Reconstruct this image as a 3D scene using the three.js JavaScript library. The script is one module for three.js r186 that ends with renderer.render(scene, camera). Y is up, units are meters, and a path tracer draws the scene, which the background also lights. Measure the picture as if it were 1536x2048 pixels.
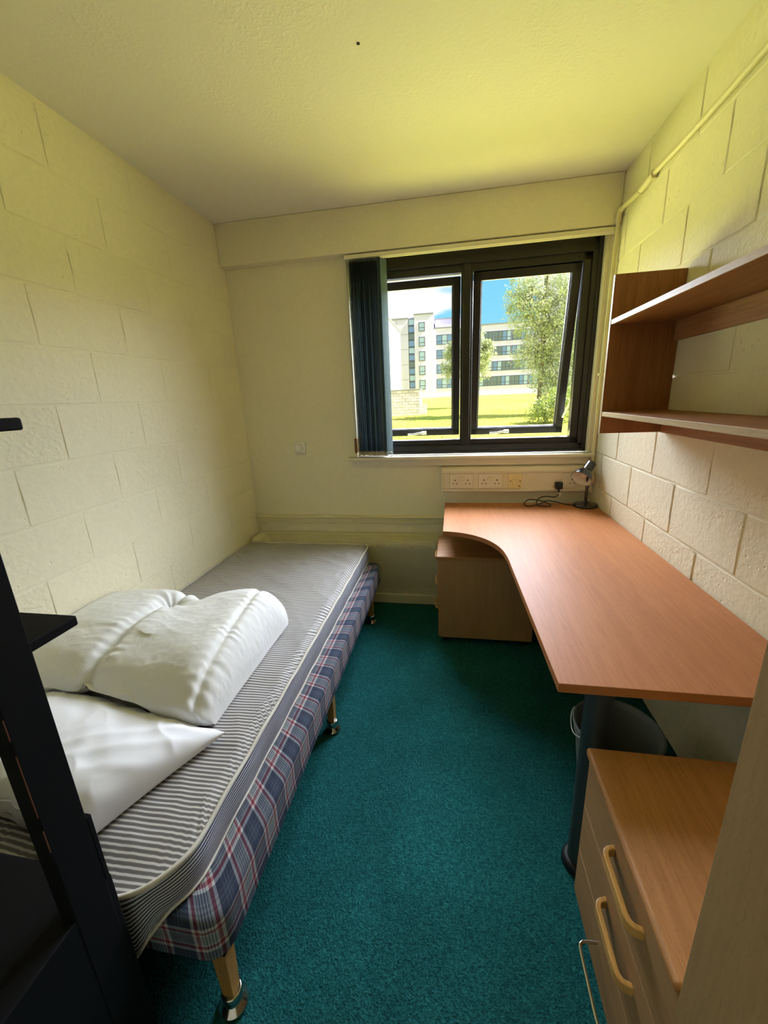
import * as THREE from 'three';
import { RoundedBoxGeometry } from 'three/addons/geometries/RoundedBoxGeometry.js';
import { mergeGeometries, mergeVertices } from 'three/addons/utils/BufferGeometryUtils.js';
import { RectAreaLightUniformsLib } from 'three/addons/lights/RectAreaLightUniformsLib.js';

// ---------------------------------------------------------------- camera, sky, sun, daylight, exposure
const scene = new THREE.Scene();
const camera = new THREE.PerspectiveCamera(103.8, 0.75, 0.02, 400);
camera.rotation.order = 'YXZ';
camera.position.set(1.5991, 1.5153, 2.9566);
camera.rotation.set(-0.27482, 0.18037, -0.04352);
scene.add(camera);

const renderer = new THREE.WebGLRenderer({ antialias: true });
renderer.toneMapping = THREE.LinearToneMapping;
renderer.toneMappingExposure = 1.06;
renderer.shadowMap.enabled = true;
renderer.shadowMap.type = THREE.PCFSoftShadowMap;

const sun = new THREE.DirectionalLight(0xfff3dc, 16.0);
sun.position.set(60, 58, 6 - 30);
sun.target.position.set(0, 0, -30);
sun.castShadow = true;
sun.shadow.mapSize.set(4096, 4096);
Object.assign(sun.shadow.camera, { left: -60, right: 60, top: 60, bottom: -60, near: 1, far: 220 });
scene.add(sun, sun.target);

RectAreaLightUniformsLib.init();
// daylight that comes in at the window: from the open sky above, and thrown up off the sunlit lawn below
function daylight(color, intensity, w, h, at, towards) {
  const l = new THREE.RectAreaLight(color, intensity, w, h);
  l.position.set(...at); l.lookAt(...towards); scene.add(l);
}
daylight(0xe4ecff, 37, 16, 7, [6.1, 5.9, -4.8], [4.8, 2.6, 0]);
daylight(0xf6f2a6, 13.5, 19.0, 5.0, [3.2, 0.05, -5.9], [3.2, 10, -5.9]);

// ---------------------------------------------------------------- noise
let seed = 20240611;
const rnd = () => { seed |= 0; seed = (seed + 0x6D2B79F5) | 0; let t = Math.imul(seed ^ (seed >>> 15), 1 | seed); t = (t + Math.imul(t ^ (t >>> 7), 61 | t)) ^ t; return ((t ^ (t >>> 14)) >>> 0) / 4294967296; };
const rr = (a, b) => a + (b - a) * rnd();
function hash(x, y, z) { let h = Math.imul(x, 374761393) ^ Math.imul(y, 668265263) ^ Math.imul(z, 1274126177); h = Math.imul(h ^ (h >>> 13), 1274126177); return ((h ^ (h >>> 16)) >>> 0) / 4294967296; }
const sm = (t) => t * t * (3 - 2 * t), lerp = (a, b, t) => a + (b - a) * t, clamp = (x, a = 0, b = 1) => Math.min(b, Math.max(a, x));
const step = (a, b, x) => sm(clamp((x - a) / (b - a)));
const mod = (a, n) => ((a % n) + n) % n;
function vn(x, y, z = 0, px = 0, py = 0) {   // value noise, wraps every px, py cells when given
  const xi = Math.floor(x), yi = Math.floor(y), zi = Math.floor(z), fx = sm(x - xi), fy = sm(y - yi), fz = sm(z - zi);
  const X = (i) => (px ? mod(i, px) : i), Y = (i) => (py ? mod(i, py) : i);
  const h = (i, j, k) => hash(X(xi + i), Y(yi + j), zi + k);
  const a = lerp(lerp(h(0, 0, 0), h(1, 0, 0), fx), lerp(h(0, 1, 0), h(1, 1, 0), fx), fy);
  if (fz === 0) return a;
  return lerp(a, lerp(lerp(h(0, 0, 1), h(1, 0, 1), fx), lerp(h(0, 1, 1), h(1, 1, 1), fx), fy), fz);
}
function fbm(x, y, z = 0, oct = 4, px = 0, py = 0) {
  let s = 0, a = 0.5, n = 0, f = 1;
  for (let i = 0; i < oct; i++) { s += a * vn(x * f, y * f, z + i * 7, px * f, py * f); n += a; a *= 0.5; f *= 2; }
  return s / n;
}
// ---------------------------------------------------------------- textures
function tex(w, h, f, { srgb = false, size = [1, 1] } = {}) {
  const d = new Uint8Array(w * h * 4);
  for (let j = 0; j < h; j++) for (let i = 0; i < w; i++) {
    const c = f((i + 0.5) / w, (j + 0.5) / h), k = 4 * (j * w + i);
    const v = typeof c === 'number' ? [c, c, c] : c;
    d[k] = clamp(v[0]) * 255; d[k + 1] = clamp(v[1]) * 255; d[k + 2] = clamp(v[2]) * 255; d[k + 3] = v.length > 3 ? clamp(v[3]) * 255 : 255;
  }
  const t = new THREE.DataTexture(d, w, h, THREE.RGBAFormat);
  t.wrapS = t.wrapT = THREE.RepeatWrapping; t.magFilter = THREE.LinearFilter; t.minFilter = THREE.LinearMipmapLinearFilter; t.generateMipmaps = true;
  if (srgb) t.colorSpace = THREE.SRGBColorSpace;
  t.repeat.set(1 / size[0], 1 / size[1]); t.needsUpdate = true;
  return t;
}
const hex = (s) => [1, 3, 5].map((i) => parseInt(s.slice(i, i + 2), 16) / 255);
const mixc = (a, b, t) => [lerp(a[0], b[0], t), lerp(a[1], b[1], t), lerp(a[2], b[2], t)];
const mulc = (a, k) => [a[0] * k, a[1] * k, a[2] * k];
const std = (o) => new THREE.MeshStandardMaterial(o);
const phys = (o) => new THREE.MeshPhysicalMaterial(o);

// ---------------------------------------------------------------- materials
const M = {};
{
  // brush-painted blockwork: lumps, pocks and roller stipple
  const pocks = [];
  for (let i = 0; i < 260; i++) pocks.push([rnd(), rnd(), rr(0.0012, 0.004), rr(0.3, 1)]);
  const cell = new Map();
  for (const p of pocks) { const k = Math.floor(p[0] * 32) + ',' + Math.floor(p[1] * 32); if (!cell.has(k)) cell.set(k, []); cell.get(k).push(p); }
  const pock = (u, v) => {
    let m = 0; const ci = Math.floor(u * 32), cj = Math.floor(v * 32);
    for (let a = -1; a < 2; a++) for (let b = -1; b < 2; b++) for (const p of cell.get(mod(ci + a, 32) + ',' + mod(cj + b, 32)) || []) {
      let dx = Math.abs(p[0] - u), dy = Math.abs(p[1] - v); dx = Math.min(dx, 1 - dx); dy = Math.min(dy, 1 - dy);
      m = Math.max(m, p[3] * (1 - step(0.5, 1.2, Math.hypot(dx, dy) / p[2])));
    }
    return m;
  };
  const blockBump = tex(1024, 1024, (u, v) => { const rough = step(0.35, 0.7, fbm(u * 4, v * 4, 3, 3, 4, 4)); return 0.55 + (0.12 + 0.38 * rough) * (fbm(u * 90, v * 90, 1, 3, 90, 90) - 0.5) + 0.22 * (fbm(u * 22, v * 22, 9, 3, 22, 22) - 0.5) - 0.42 * pock(u, v); }, { size: [1.3, 1.3] });
  const paintMap = tex(512, 512, (u, v) => { const n = fbm(u * 6, v * 6, 2, 4, 6, 6) - 0.5, g = vn(u * 180, v * 180, 5, 180, 180) - 0.5; return mulc(hex('#efe8c8'), 1 + 0.035 * n + 0.02 * g); }, { srgb: true, size: [2.1, 2.1] });
  M.block = std({ map: paintMap, bumpMap: blockBump, bumpScale: 0.006, roughness: 0.62 });
  M.mortar = std({ map: paintMap, bumpMap: blockBump, bumpScale: 0.002, roughness: 0.7 });
  const plasterBump = tex(512, 512, (u, v) => 0.5 + 0.4 * (fbm(u * 60, v * 60, 4, 3, 60, 60) - 0.5) + 0.3 * (fbm(u * 8, v * 8, 2, 3, 8, 8) - 0.5), { size: [0.9, 0.9] });
  M.plaster = std({ map: paintMap, bumpMap: plasterBump, bumpScale: 0.0012, roughness: 0.65 });
  const artex = tex(1024, 1024, (u, v) => { const sp = step(0.62, 0.8, vn(u * 150, v * 150, 8, 150, 150)) * step(0.45, 0.7, fbm(u * 5, v * 5, 6, 3, 5, 5)); return 0.5 + 0.25 * (fbm(u * 110, v * 110, 4, 3, 110, 110) - 0.5) + 0.25 * sp; }, { size: [1.2, 1.2] });
  M.ceiling = std({ color: '#f0ecda', bumpMap: artex, bumpScale: 0.0022, roughness: 0.85 });
  M.whiteGloss = std({ color: '#e6dfc6', roughness: 0.35 });
  M.trimPaint = std({ color: '#e2dab2', roughness: 0.5 });
  M.trunking = std({ color: '#e9dfc8', roughness: 0.4 });
  M.socket = std({ color: '#ebe2d2', roughness: 0.28 });
  M.dial = std({ color: '#f3eee6', roughness: 0.35 });
  M.spur = std({ color: '#e9d9a6', roughness: 0.3 });
  M.hole = std({ color: '#161412', roughness: 0.8 });
  M.heater = std({ color: '#d9d2b0', roughness: 0.5, metalness: 0.0 });
  const perf = tex(64, 64, (u, v) => { const d = (a, b) => Math.hypot(u - a, (v - b) * 1); const m = Math.min(d(0.25, 0.25), d(0.75, 0.75), d(1.25, 0.25), d(-0.25, 0.75), d(0.25, 1.25), d(0.75, -0.25)); return m < 0.2 ? 0 : 1; }, { size: [0.02, 0.02] });
  M.grille = std({ color: '#d9d2b0', roughness: 0.5, alphaMap: perf, alphaTest: 0.5, side: THREE.DoubleSide });
  // carpet
  const carpetC = tex(1024, 1024, (u, v) => { const n = vn(u * 440, v * 440, 2, 440, 440), m = vn(u * 200, v * 200, 7, 200, 200), b = fbm(u * 5, v * 5, 3, 4, 5, 5) - 0.5; const c = mixc(hex('#0d3d40'), hex('#2e7a78'), 0.55 * n + 0.45 * m); return mulc(c, 1 + 0.3 * b); }, { srgb: true, size: [1.1, 1.1] });
  const carpetB = tex(1024, 1024, (u, v) => 0.6 * vn(u * 440, v * 440, 2, 440, 440) + 0.4 * vn(u * 200, v * 200, 7, 200, 200), { size: [1.1, 1.1] });
  M.carpet = phys({ map: carpetC, bumpMap: carpetB, bumpScale: 0.004, roughness: 1, specularIntensity: 0.2 });
  // beech laminate, grain along u
  const beech = (a, b, k) => tex(1024, 512, (u, v) => {
    const w = 0.02 * (fbm(u * 4, v * 6, 11, 3, 4, 6) - 0.5);
    const s = fbm(u * 10, (v + w) * 150, 1, 3, 10, 0) * 0.55 + 0.45 * fbm(u * 3, (v + w) * 26, 5, 3, 3, 0);
    const fl = vn(u * 90, v * 260, 4, 90, 260) > 0.8 ? 0.05 : 0;
    return mulc(mixc(hex(a), hex(b), step(0.3, 0.7, s)), 1 + k * (fbm(u * 2, v * 3, 8, 2, 2, 3) - 0.5) - fl);
  }, { srgb: true, size: [0.9, 0.6] });
  const lam = tex(256, 256, (u, v) => vn(u * 128, v * 128, 3, 128, 128), { size: [0.25, 0.25] });
  M.desk = phys({ map: beech('#b5794a', '#ac7044', 0.05), bumpMap: lam, bumpScale: 0.00012, roughness: 0.48, specularIntensity: 0.28 });
  M.deskEdge = std({ color: '#8d5f40', roughness: 0.5 });
  M.beech = std({ map: beech('#b88450', '#a97642', 0.06), bumpMap: lam, bumpScale: 0.0001, roughness: 0.45 });
  M.front = std({ map: beech('#b08758', '#a67e50', 0.04), bumpMap: lam, bumpScale: 0.0001, roughness: 0.5 });
  M.wardrobe = std({ map: beech('#a38556', '#9c7e50', 0.05), bumpMap: lam, bumpScale: 0.0001, roughness: 0.55 });
  M.shelf = std({ map: beech('#a9713f', '#976133', 0.06), bumpMap: lam, bumpScale: 0.0001, roughness: 0.5 });
  M.shelfEdge = std({ map: beech('#d5bea0', '#c6ab8a', 0.06), roughness: 0.4 });
  M.rail = std({ map: beech('#b58158', '#a67048', 0.06), roughness: 0.45 });
  M.handleWood = std({ map: beech('#d8a85c', '#c4924a', 0.06), roughness: 0.4 });
  M.legWood = std({ map: beech('#b98a44', '#a37636', 0.08), roughness: 0.4 });
  M.chrome = std({ color: '#c9c6bd', roughness: 0.16, metalness: 1 });
  M.black = std({ color: '#14171a', roughness: 0.55 });
  M.blackPaint = phys({ map: tex(512, 512, (u, v) => mulc(hex('#06080a'), 1 + 0.5 * (fbm(u * 10, v * 10, 3, 4, 10, 10) - 0.5)), { srgb: true, size: [0.5, 0.5] }), roughness: 0.7, specularIntensity: 0.4 });
  M.wornWood = std({ color: '#5a3420', roughness: 0.8 });
  M.lampBlack = phys({ color: '#0c0c0d', roughness: 0.22, clearcoat: 0.6, clearcoatRoughness: 0.12 });
  M.lampWhite = std({ color: '#e9e2d6', roughness: 0.4 });
  M.cord = std({ color: '#1a1712', roughness: 0.6 });
  M.leg = std({ color: '#3a4347', roughness: 0.45, metalness: 0.2 });
  M.bin = std({ color: '#7e8888', roughness: 0.5, side: THREE.DoubleSide });
  M.frame = std({ color: '#1c1a18', roughness: 0.42, bumpMap: tex(256, 256, (u, v) => fbm(u * 8, v * 60, 3, 3, 8, 60), { size: [0.6, 0.3] }), bumpScale: 0.0006 });
  M.gasket = std({ color: '#4a4844', roughness: 0.6 });
  M.glass = phys({ color: '#ffffff', transmission: 1, thickness: 0, roughness: 0, ior: 1.45 });
  M.handle = std({ color: '#e8e6e0', roughness: 0.3, metalness: 0.2 });
  M.brown = std({ map: beech('#9c7340', '#7c5a30', 0.1), roughness: 0.6 });
  M.slat = phys({ color: '#566a70', roughness: 0.9, transmission: 0.18, thickness: 0, side: THREE.DoubleSide, bumpMap: tex(64, 64, (u, v) => 0.5 + 0.5 * Math.sin(u * 50.27) * Math.sin(v * 50.27), { size: [0.02, 0.02] }), bumpScale: 0.0002 });
  M.weight = std({ color: '#d6cdb2', roughness: 0.5 });
  // ticking: u runs across the stripes, in metres
  const tick = (dark, light, pitch, pw) => tex(256, 256, (u, v) => {
    const p = mod(u * 4, 1), n = 0.06 * (vn(u * 128, v * 128, 1, 128, 128) - 0.5);
    const s = step(pw - 0.06, pw, Math.abs(p - 0.5) * 2), h = 0.18 * step(0.1, 0.02, Math.abs(Math.abs(p - 0.5) * 2 - 0.35));
    return mulc(mixc(hex(dark), hex(light), clamp(s + h)), 1 + n);
  }, { srgb: true, size: [pitch * 4, 0.06] });
  const weave = tex(128, 128, (u, v) => 0.5 + 0.25 * Math.sin(u * 100.5) + 0.25 * Math.sin(v * 100.5), { size: [0.03, 0.03] });
  M.tickTop = phys({ map: tick('#6f6b69', '#d8d6d2', 0.0135, 0.62), bumpMap: weave, bumpScale: 0.0002, roughness: 0.55, sheen: 0.3, sheenRoughness: 0.5 });
  M.tickSide = phys({ map: tick('#3c3f4e', '#d9dae2', 0.0088, 0.6), bumpMap: weave, bumpScale: 0.0002, roughness: 0.55, sheen: 0.3, sheenRoughness: 0.5 });
  M.piping = std({ map: tex(64, 64, (u, v) => mixc(hex('#b9b5a6'), hex('#e4e0d2'), step(0.25, 0.6, Math.abs(mod(u * 2 + v * 2, 1) - 0.5) * 2)), { srgb: true, size: [0.02, 0.02] }), roughness: 0.8 });
  // tartan of the divan, one sett 0.14 m
  const navy = hex('#2c3650'), slate = hex('#4a5a6c'), cream = hex('#c6c9c2'), red = hex('#8f1f36'), white = hex('#dddcd8');
  const band = (t) => {
    t = mod(t, 1);
    if (t < 0.44) return Math.abs(t - 0.22) < 0.02 || Math.abs(t - 0.15) < 0.012 || Math.abs(t - 0.29) < 0.012 ? slate : navy;
    if (t < 0.50) return white;
    if (t < 0.565) return red;
    if (t < 0.875) { const k = Math.abs(t - 0.72); return Math.abs(k - 0.05) < 0.014 || k < 0.012 || Math.abs(k - 0.1) < 0.01 ? slate : cream; }
    if (t < 0.94) return red;
    return white;
  };
  const plaid = tex(512, 512, (u, v) => { const a = band(u), b = band(v), tw = (Math.floor(u * 256) + Math.floor(v * 256)) % 4 < 2; const c = mixc(a, b, tw ? 0.68 : 0.32); return mulc(c, 0.82 + 0.1 * vn(u * 256, v * 256, 2, 256, 256)); }, { srgb: true, size: [0.14, 0.14] });
  M.plaid = std({ map: plaid, bumpMap: weave, bumpScale: 0.00025, roughness: 0.85 });
  const cloth = tex(256, 256, (u, v) => 0.5 + 0.2 * Math.sin(u * 402) + 0.2 * Math.sin(v * 402) + 0.5 * (fbm(u * 12, v * 12, 2, 3, 12, 12) - 0.5), { size: [0.12, 0.12] });
  M.duvet = phys({ color: '#f1f2ef', bumpMap: cloth, bumpScale: 0.0007, roughness: 0.85, sheen: 0.3, sheenRoughness: 0.6 });
  M.pillow = phys({ color: '#f5f6f9', bumpMap: cloth, bumpScale: 0.0004, roughness: 0.8, sheen: 0.3, sheenRoughness: 0.6 });
  M.seam = std({ color: '#dfe3ea', roughness: 0.8 });
  // outdoors
  const grassC = tex(1024, 1024, (u, v) => { const n = fbm(u * 40, v * 40, 3, 4, 40, 40), m = fbm(u * 6, v * 6, 1, 3, 6, 6), g = vn(u * 400, v * 400, 9, 400, 400); return mulc(mixc(hex('#b6ca48'), hex('#decb5c'), step(0.3, 0.7, 0.6 * m + 0.4 * n)), 0.8 + 0.4 * g); }, { srgb: true, size: [14, 14] });
  const grassB = tex(512, 512, (u, v) => fbm(u * 60, v * 60, 1, 3, 60, 60), { size: [7, 7] });
  M.grass = std({ map: grassC, bumpMap: grassB, bumpScale: 0.25, roughness: 1 });
  M.render = std({ map: tex(512, 512, (u, v) => mulc(hex('#dcd8fb'), 1 + 0.06 * (fbm(u * 5, v * 5, 2, 4, 5, 5) - 0.5)), { srgb: true, size: [9, 9] }), roughness: 0.9 });
  M.renderB = std({ color: '#d2cdf0', roughness: 0.9 });
  M.coping = std({ color: '#8d8f98', roughness: 0.7 });
  M.winFrame = std({ color: '#5a6274', roughness: 0.5 });
  M.paneBlue = std({ color: '#7f9fd8', roughness: 0.2 });
  M.panePale = std({ color: '#b6cfee', roughness: 0.2 });
  M.paneGreen = std({ color: '#75868f', roughness: 0.25 });
  M.brickWhite = [0, 1, 2].map((i) => std({ color: ['#dcd3da', '#cfc7d0', '#e6dde4'][i], roughness: 0.9 }));
  M.brickJoint = std({ color: '#a89da4', roughness: 1 });
  M.bark = std({ map: tex(128, 256, (u, v) => mixc(hex('#5b5348'), hex('#bdb6a8'), step(0.35, 0.65, fbm(u * 8, v * 20, 3, 4, 8, 20))), { srgb: true, size: [0.8, 1.6] }), roughness: 1 });
  const leaf = (c) => phys({ color: c, roughness: 0.75, transmission: 0.35, thickness: 0, side: THREE.DoubleSide });
  M.leafPale = leaf('#c6cdb8'); M.leafMid = leaf('#b6c398'); M.leafBright = leaf('#a9bf62');
}

// ---------------------------------------------------------------- things, parts
const taken = new Map();
function numbered(n) { const k = taken.get(n) || 0; taken.set(n, k + 1); return k ? `${n}_${String(k).padStart(3, '0')}` : n; }
function thing(name, label, category, at = [0, 0, 0], turn = 0, group) {
  const o = new THREE.Group(); o.name = numbered(name); o.position.set(...at); o.rotation.y = turn;
  o.userData = { label, category }; if (group) o.userData.group = group;
  scene.add(o); return o;
}
function setting(name, geo, mat) {
  const o = geo ? new THREE.Mesh(geo, mat) : new THREE.Group(); o.name = name; o.userData.kind = 'structure';
  o.castShadow = o.receiveShadow = true; scene.add(o); return o;
}
function part(parent, name, geo, mat, label, at) {
  const o = new THREE.Mesh(geo, mat); o.name = name; o.castShadow = o.receiveShadow = true;
  if (label) o.userData.label = label; if (at) o.position.set(...at);
  parent.add(o); return o;
}
// uv in metres, from the side each face looks to; g: axis (0 x, 1 y, 2 z) the grain runs along
function metreUV(geo, g = 0, off = [0, 0]) {
  const p = geo.attributes.position, n = geo.attributes.normal, uv = new Float32Array(p.count * 2);
  for (let i = 0; i < p.count; i++) {
    const a = [Math.abs(n.getX(i)), Math.abs(n.getY(i)), Math.abs(n.getZ(i))], k = a.indexOf(Math.max(...a));
    const rest = [0, 1, 2].filter((m) => m !== k), first = rest.includes(g) ? g : rest[0], second = rest.find((m) => m !== first);
    const c = [p.getX(i), p.getY(i), p.getZ(i)];
    uv[2 * i] = c[first] + off[0]; uv[2 * i + 1] = c[second] + off[1];
  }
  geo.setAttribute('uv', new THREE.BufferAttribute(uv, 2)); return geo;
}
// a box between two corners with rounded edges
function box(x0, x1, y0, y1, z0, z1, r = 0.002, g = 0) {
  const w = x1 - x0, h = y1 - y0, d = z1 - z0; r = Math.min(r, w / 2.2, h / 2.2, d / 2.2);
  const geo = r > 0 ? new RoundedBoxGeometry(w, h, d, 2, r) : new THREE.BoxGeometry(w, h, d);
  geo.translate((x0 + x1) / 2, (y0 + y1) / 2, (z0 + z1) / 2);
  return metreUV(geo, g, [x0 * 3.7 + z0, y0 * 2.3 + z1]);
}
const noIndex = (l) => l.map((g) => { const k = g.index ? g.toNonIndexed() : g; for (const a of Object.keys(k.attributes)) if (!['position', 'normal', 'uv'].includes(a)) k.deleteAttribute(a); return k; });
const merge = (l) => mergeGeometries(noIndex(l));
const V = (...a) => new THREE.Vector3(...a);
function tube(points, r, seg = 40, rad = 10, closed = false, tension = 0.5) {
  return new THREE.TubeGeometry(new THREE.CatmullRomCurve3(points.map((p) => V(...p)), closed, 'catmullrom', tension), seg, r, rad, closed);
}
function rod(a, b, r, rad = 16) { const A = V(...a), B = V(...b), L = A.distanceTo(B), g = new THREE.CylinderGeometry(r, r, L, rad); g.applyQuaternion(new THREE.Quaternion().setFromUnitVectors(V(0, 1, 0), B.clone().sub(A).normalize())); g.translate((A.x + B.x) / 2, (A.y + B.y) / 2, (A.z + B.z) / 2); return g; }
function lathe(pts, seg = 40) { return new THREE.LatheGeometry(pts.map((p) => new THREE.Vector2(...p)), seg); }
function prism(shape, depth, bevel = 0.002, curve = 24) { return new THREE.ExtrudeGeometry(shape, { depth, bevelEnabled: bevel > 0, bevelThickness: bevel, bevelSize: bevel, bevelOffset: -bevel, bevelSegments: 2, curveSegments: curve }); }
// a sheet from a function of (s, t)
function sheet(ns, nt, f, uvf) {
  const p = [], uv = [], ix = [];
  for (let j = 0; j <= nt; j++) for (let i = 0; i <= ns; i++) { p.push(...f(i / ns, j / nt)); uv.push(...(uvf ? uvf(i / ns, j / nt) : [i / ns, j / nt])); }
  for (let j = 0; j < nt; j++) for (let i = 0; i < ns; i++) { const a = j * (ns + 1) + i, b = a + 1, c = a + ns + 1, d = c + 1; ix.push(a, b, d, a, d, c); }
  const g = new THREE.BufferGeometry(); g.setAttribute('position', new THREE.Float32BufferAttribute(p, 3)); g.setAttribute('uv', new THREE.Float32BufferAttribute(uv, 2)); g.setIndex(ix); g.computeVertexNormals(); return g;
}

// ---------------------------------------------------------------- the room
const W = 2.537, H = 2.69, ZB = 3.56;   // width, height, how far the room runs back past the camera
setting('floor', metreUV(new THREE.BoxGeometry(W + 0.4, 0.12, ZB + 0.42).translate(W / 2, -0.06, ZB / 2)), M.carpet);
setting('ceiling', metreUV(new THREE.BoxGeometry(W + 0.4, 0.12, ZB + 0.42).translate(W / 2, H + 0.06, ZB / 2)), M.ceiling);
part(scene.getObjectByName('ceiling'), 'screw_hole', new THREE.CylinderGeometry(0.006, 0.006, 0.002, 16).translate(1.265, H - 0.0005, 1.228), M.hole, 'small dark screw hole');

// block walls: a slab of mortar with every block proud of it
function blockGeo(len, ht, dep, ch) {
  // front face looks to +x; its edges are rounded off and a little ragged
  const y = ht / 2, z = len / 2, nz = Math.max(2, Math.round(len / 0.07)), ny = Math.max(1, Math.round(ht / 0.07)), I = [], O = [];
  const put = (a, b, na, nb) => { const j = ch * rr(0.75, 1.5); I.push([0, a - na * j, b - nb * j]); O.push([-dep, a + na * 0.0004, b + nb * 0.0004]); };
  for (let i = 0; i < nz; i++) put(-y, lerp(-z, z, i / nz), -1, i ? 0 : -1);
  for (let i = 0; i < ny; i++) put(lerp(-y, y, i / ny), z, i ? 0 : -1, 1);
  for (let i = 0; i < nz; i++) put(y, lerp(z, -z, i / nz), 1, i ? 0 : 1);
  for (let i = 0; i < ny; i++) put(lerp(y, -y, i / ny), -z, i ? 0 : 1, -1);
  const p = [0, 0, 0], n = [1, 0, 0], ix = [], N = I.length;
  for (const q of I) { p.push(...q); n.push(1, 0, 0); }
  for (let i = 0; i < N; i++) ix.push(0, 1 + (i + 1) % N, 1 + i);
  // the rounded edge: shaded from face-on to side-on
  const b0 = 1 + N;
  for (let i = 0; i < N; i++) { p.push(...I[i]); n.push(1, 0, 0); p.push(...O[i]); const dy = O[i][1] - I[i][1], dz = O[i][2] - I[i][2], l = Math.hypot(dep, Math.hypot(dy, dz)) || 1; n.push(Math.hypot(dy, dz) / l, (dy / (Math.hypot(dy, dz) || 1)) * dep / l, (dz / (Math.hypot(dy, dz) || 1)) * dep / l); }
  for (let i = 0; i < N; i++) { const a = b0 + 2 * i, c = b0 + 2 * ((i + 1) % N); ix.push(a, c, c + 1, a, c + 1, a + 1); }
  const g = new THREE.BufferGeometry(); g.setAttribute('position', new THREE.Float32BufferAttribute(p, 3)); g.setAttribute('normal', new THREE.Float32BufferAttribute(n, 3)); g.setIndex(ix); return g;
}
function blockWall(name, side, y0, zj) {   // side -1: left wall looking to +x; +1: right wall looking to -x
  const wall = setting(name, metreUV(new THREE.BoxGeometry(0.2, H + 0.2, ZB + 0.42).translate(side < 0 ? -0.1045 : W + 0.1045, H / 2, ZB / 2)), M.mortar);
  const cache = new Map();
  for (let k = -1; k < 13; k++) {
    const lo = Math.max(0, y0 + 0.225 * k + 0.003), hi = Math.min(H, y0 + 0.225 * (k + 1) - 0.003);
    if (hi - lo < 0.02) continue;
    const shift = zj(k);
    for (let m = -4; m < 8; m++) {
      const a = Math.max(0.001, shift + 0.45 * m + 0.003), b = Math.min(ZB, shift + 0.45 * (m + 1) - 0.003);
      if (b - a < 0.02) continue;
      const key = (hi - lo).toFixed(3) + ',' + (b - a).toFixed(3) + ',' + ((k * 3 + m) & 3);
      if (!cache.has(key)) cache.set(key, metreUV(blockGeo(b - a, hi - lo, 0.006, 0.0045), 2, [rnd() * 3, rnd() * 3]));
      const o = part(wall, 'block', cache.get(key), M.block, null, [side < 0 ? rr(-0.0008, 0.0004) : W + rr(-0.0004, 0.0008), (lo + hi) / 2, (a + b) / 2]);
      if (side > 0) o.rotation.y = Math.PI;
    }
  }
  return wall;
}
blockWall('wall_left', -1, 0.196, (k) => (k === 6 || mod(k, 2) === 0 ? 1.0694 - 0.225 : 1.0694));
blockWall('wall_right', 1, 0.207, (k) => (mod(k, 2) === 0 ? 0.846 : 0.846 - 0.225));
setting('wall_front', metreUV(new THREE.BoxGeometry(W + 0.4, H + 0.2, 0.2).translate(W / 2, H / 2, ZB + 0.1)), M.plaster);

const WX0 = 0.875, WX1 = 2.505, WY0 = 1.085, WY1 = 2.432;
{
  const s = new THREE.Shape([[-0.2, -0.1], [W + 0.2, -0.1], [W + 0.2, H + 0.1], [-0.2, H + 0.1]].map((p) => new THREE.Vector2(...p)));
  s.holes.push(new THREE.Path([[WX0, WY0], [WX0, WY1], [WX1, WY1], [WX1, WY0]].map((p) => new THREE.Vector2(...p))));
  const wall = setting('wall_back', metreUV(prism(s, 0.22, 0).translate(0, 0, -0.22)), M.plaster);
  // the course of blocks that shows between the batten and the heater
  for (const [a, b] of [[0.006, 0.44], [0.45, 0.83], [0.84, 1.29], [1.30, 1.74], [1.75, 2.2], [2.21, 2.53]]) {
    const g = metreUV(blockGeo(b - a, 0.165, 0.006, 0.004), 2, [rnd(), rnd()]); const o = part(wall, 'block', g, M.block, null, [(a + b) / 2, 0.5, 0.006]); o.rotation.y = -Math.PI / 2;
  }
  for (const x of [0.42]) { const f = part(wall, 'filler_patch', new THREE.SphereGeometry(0.012, 12, 8).scale(1, 1, 0.12), M.plaster, null, [x, 0.86, 0.0005]); f.userData.label = 'small painted filler blob'; }
}
setting('trim_1', box(0.001, W - 0.001, WY1, H - 0.001, 0.0005, 0.07, 0.004), M.plaster);
setting('trim_2', merge([box(0.002, 1.6, 0.583, 0.63, 0.0005, 0.026, 0.003), box(0.002, 1.6, 0.624, 0.64, 0.0005, 0.036, 0.0072)]), M.trimPaint);

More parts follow.
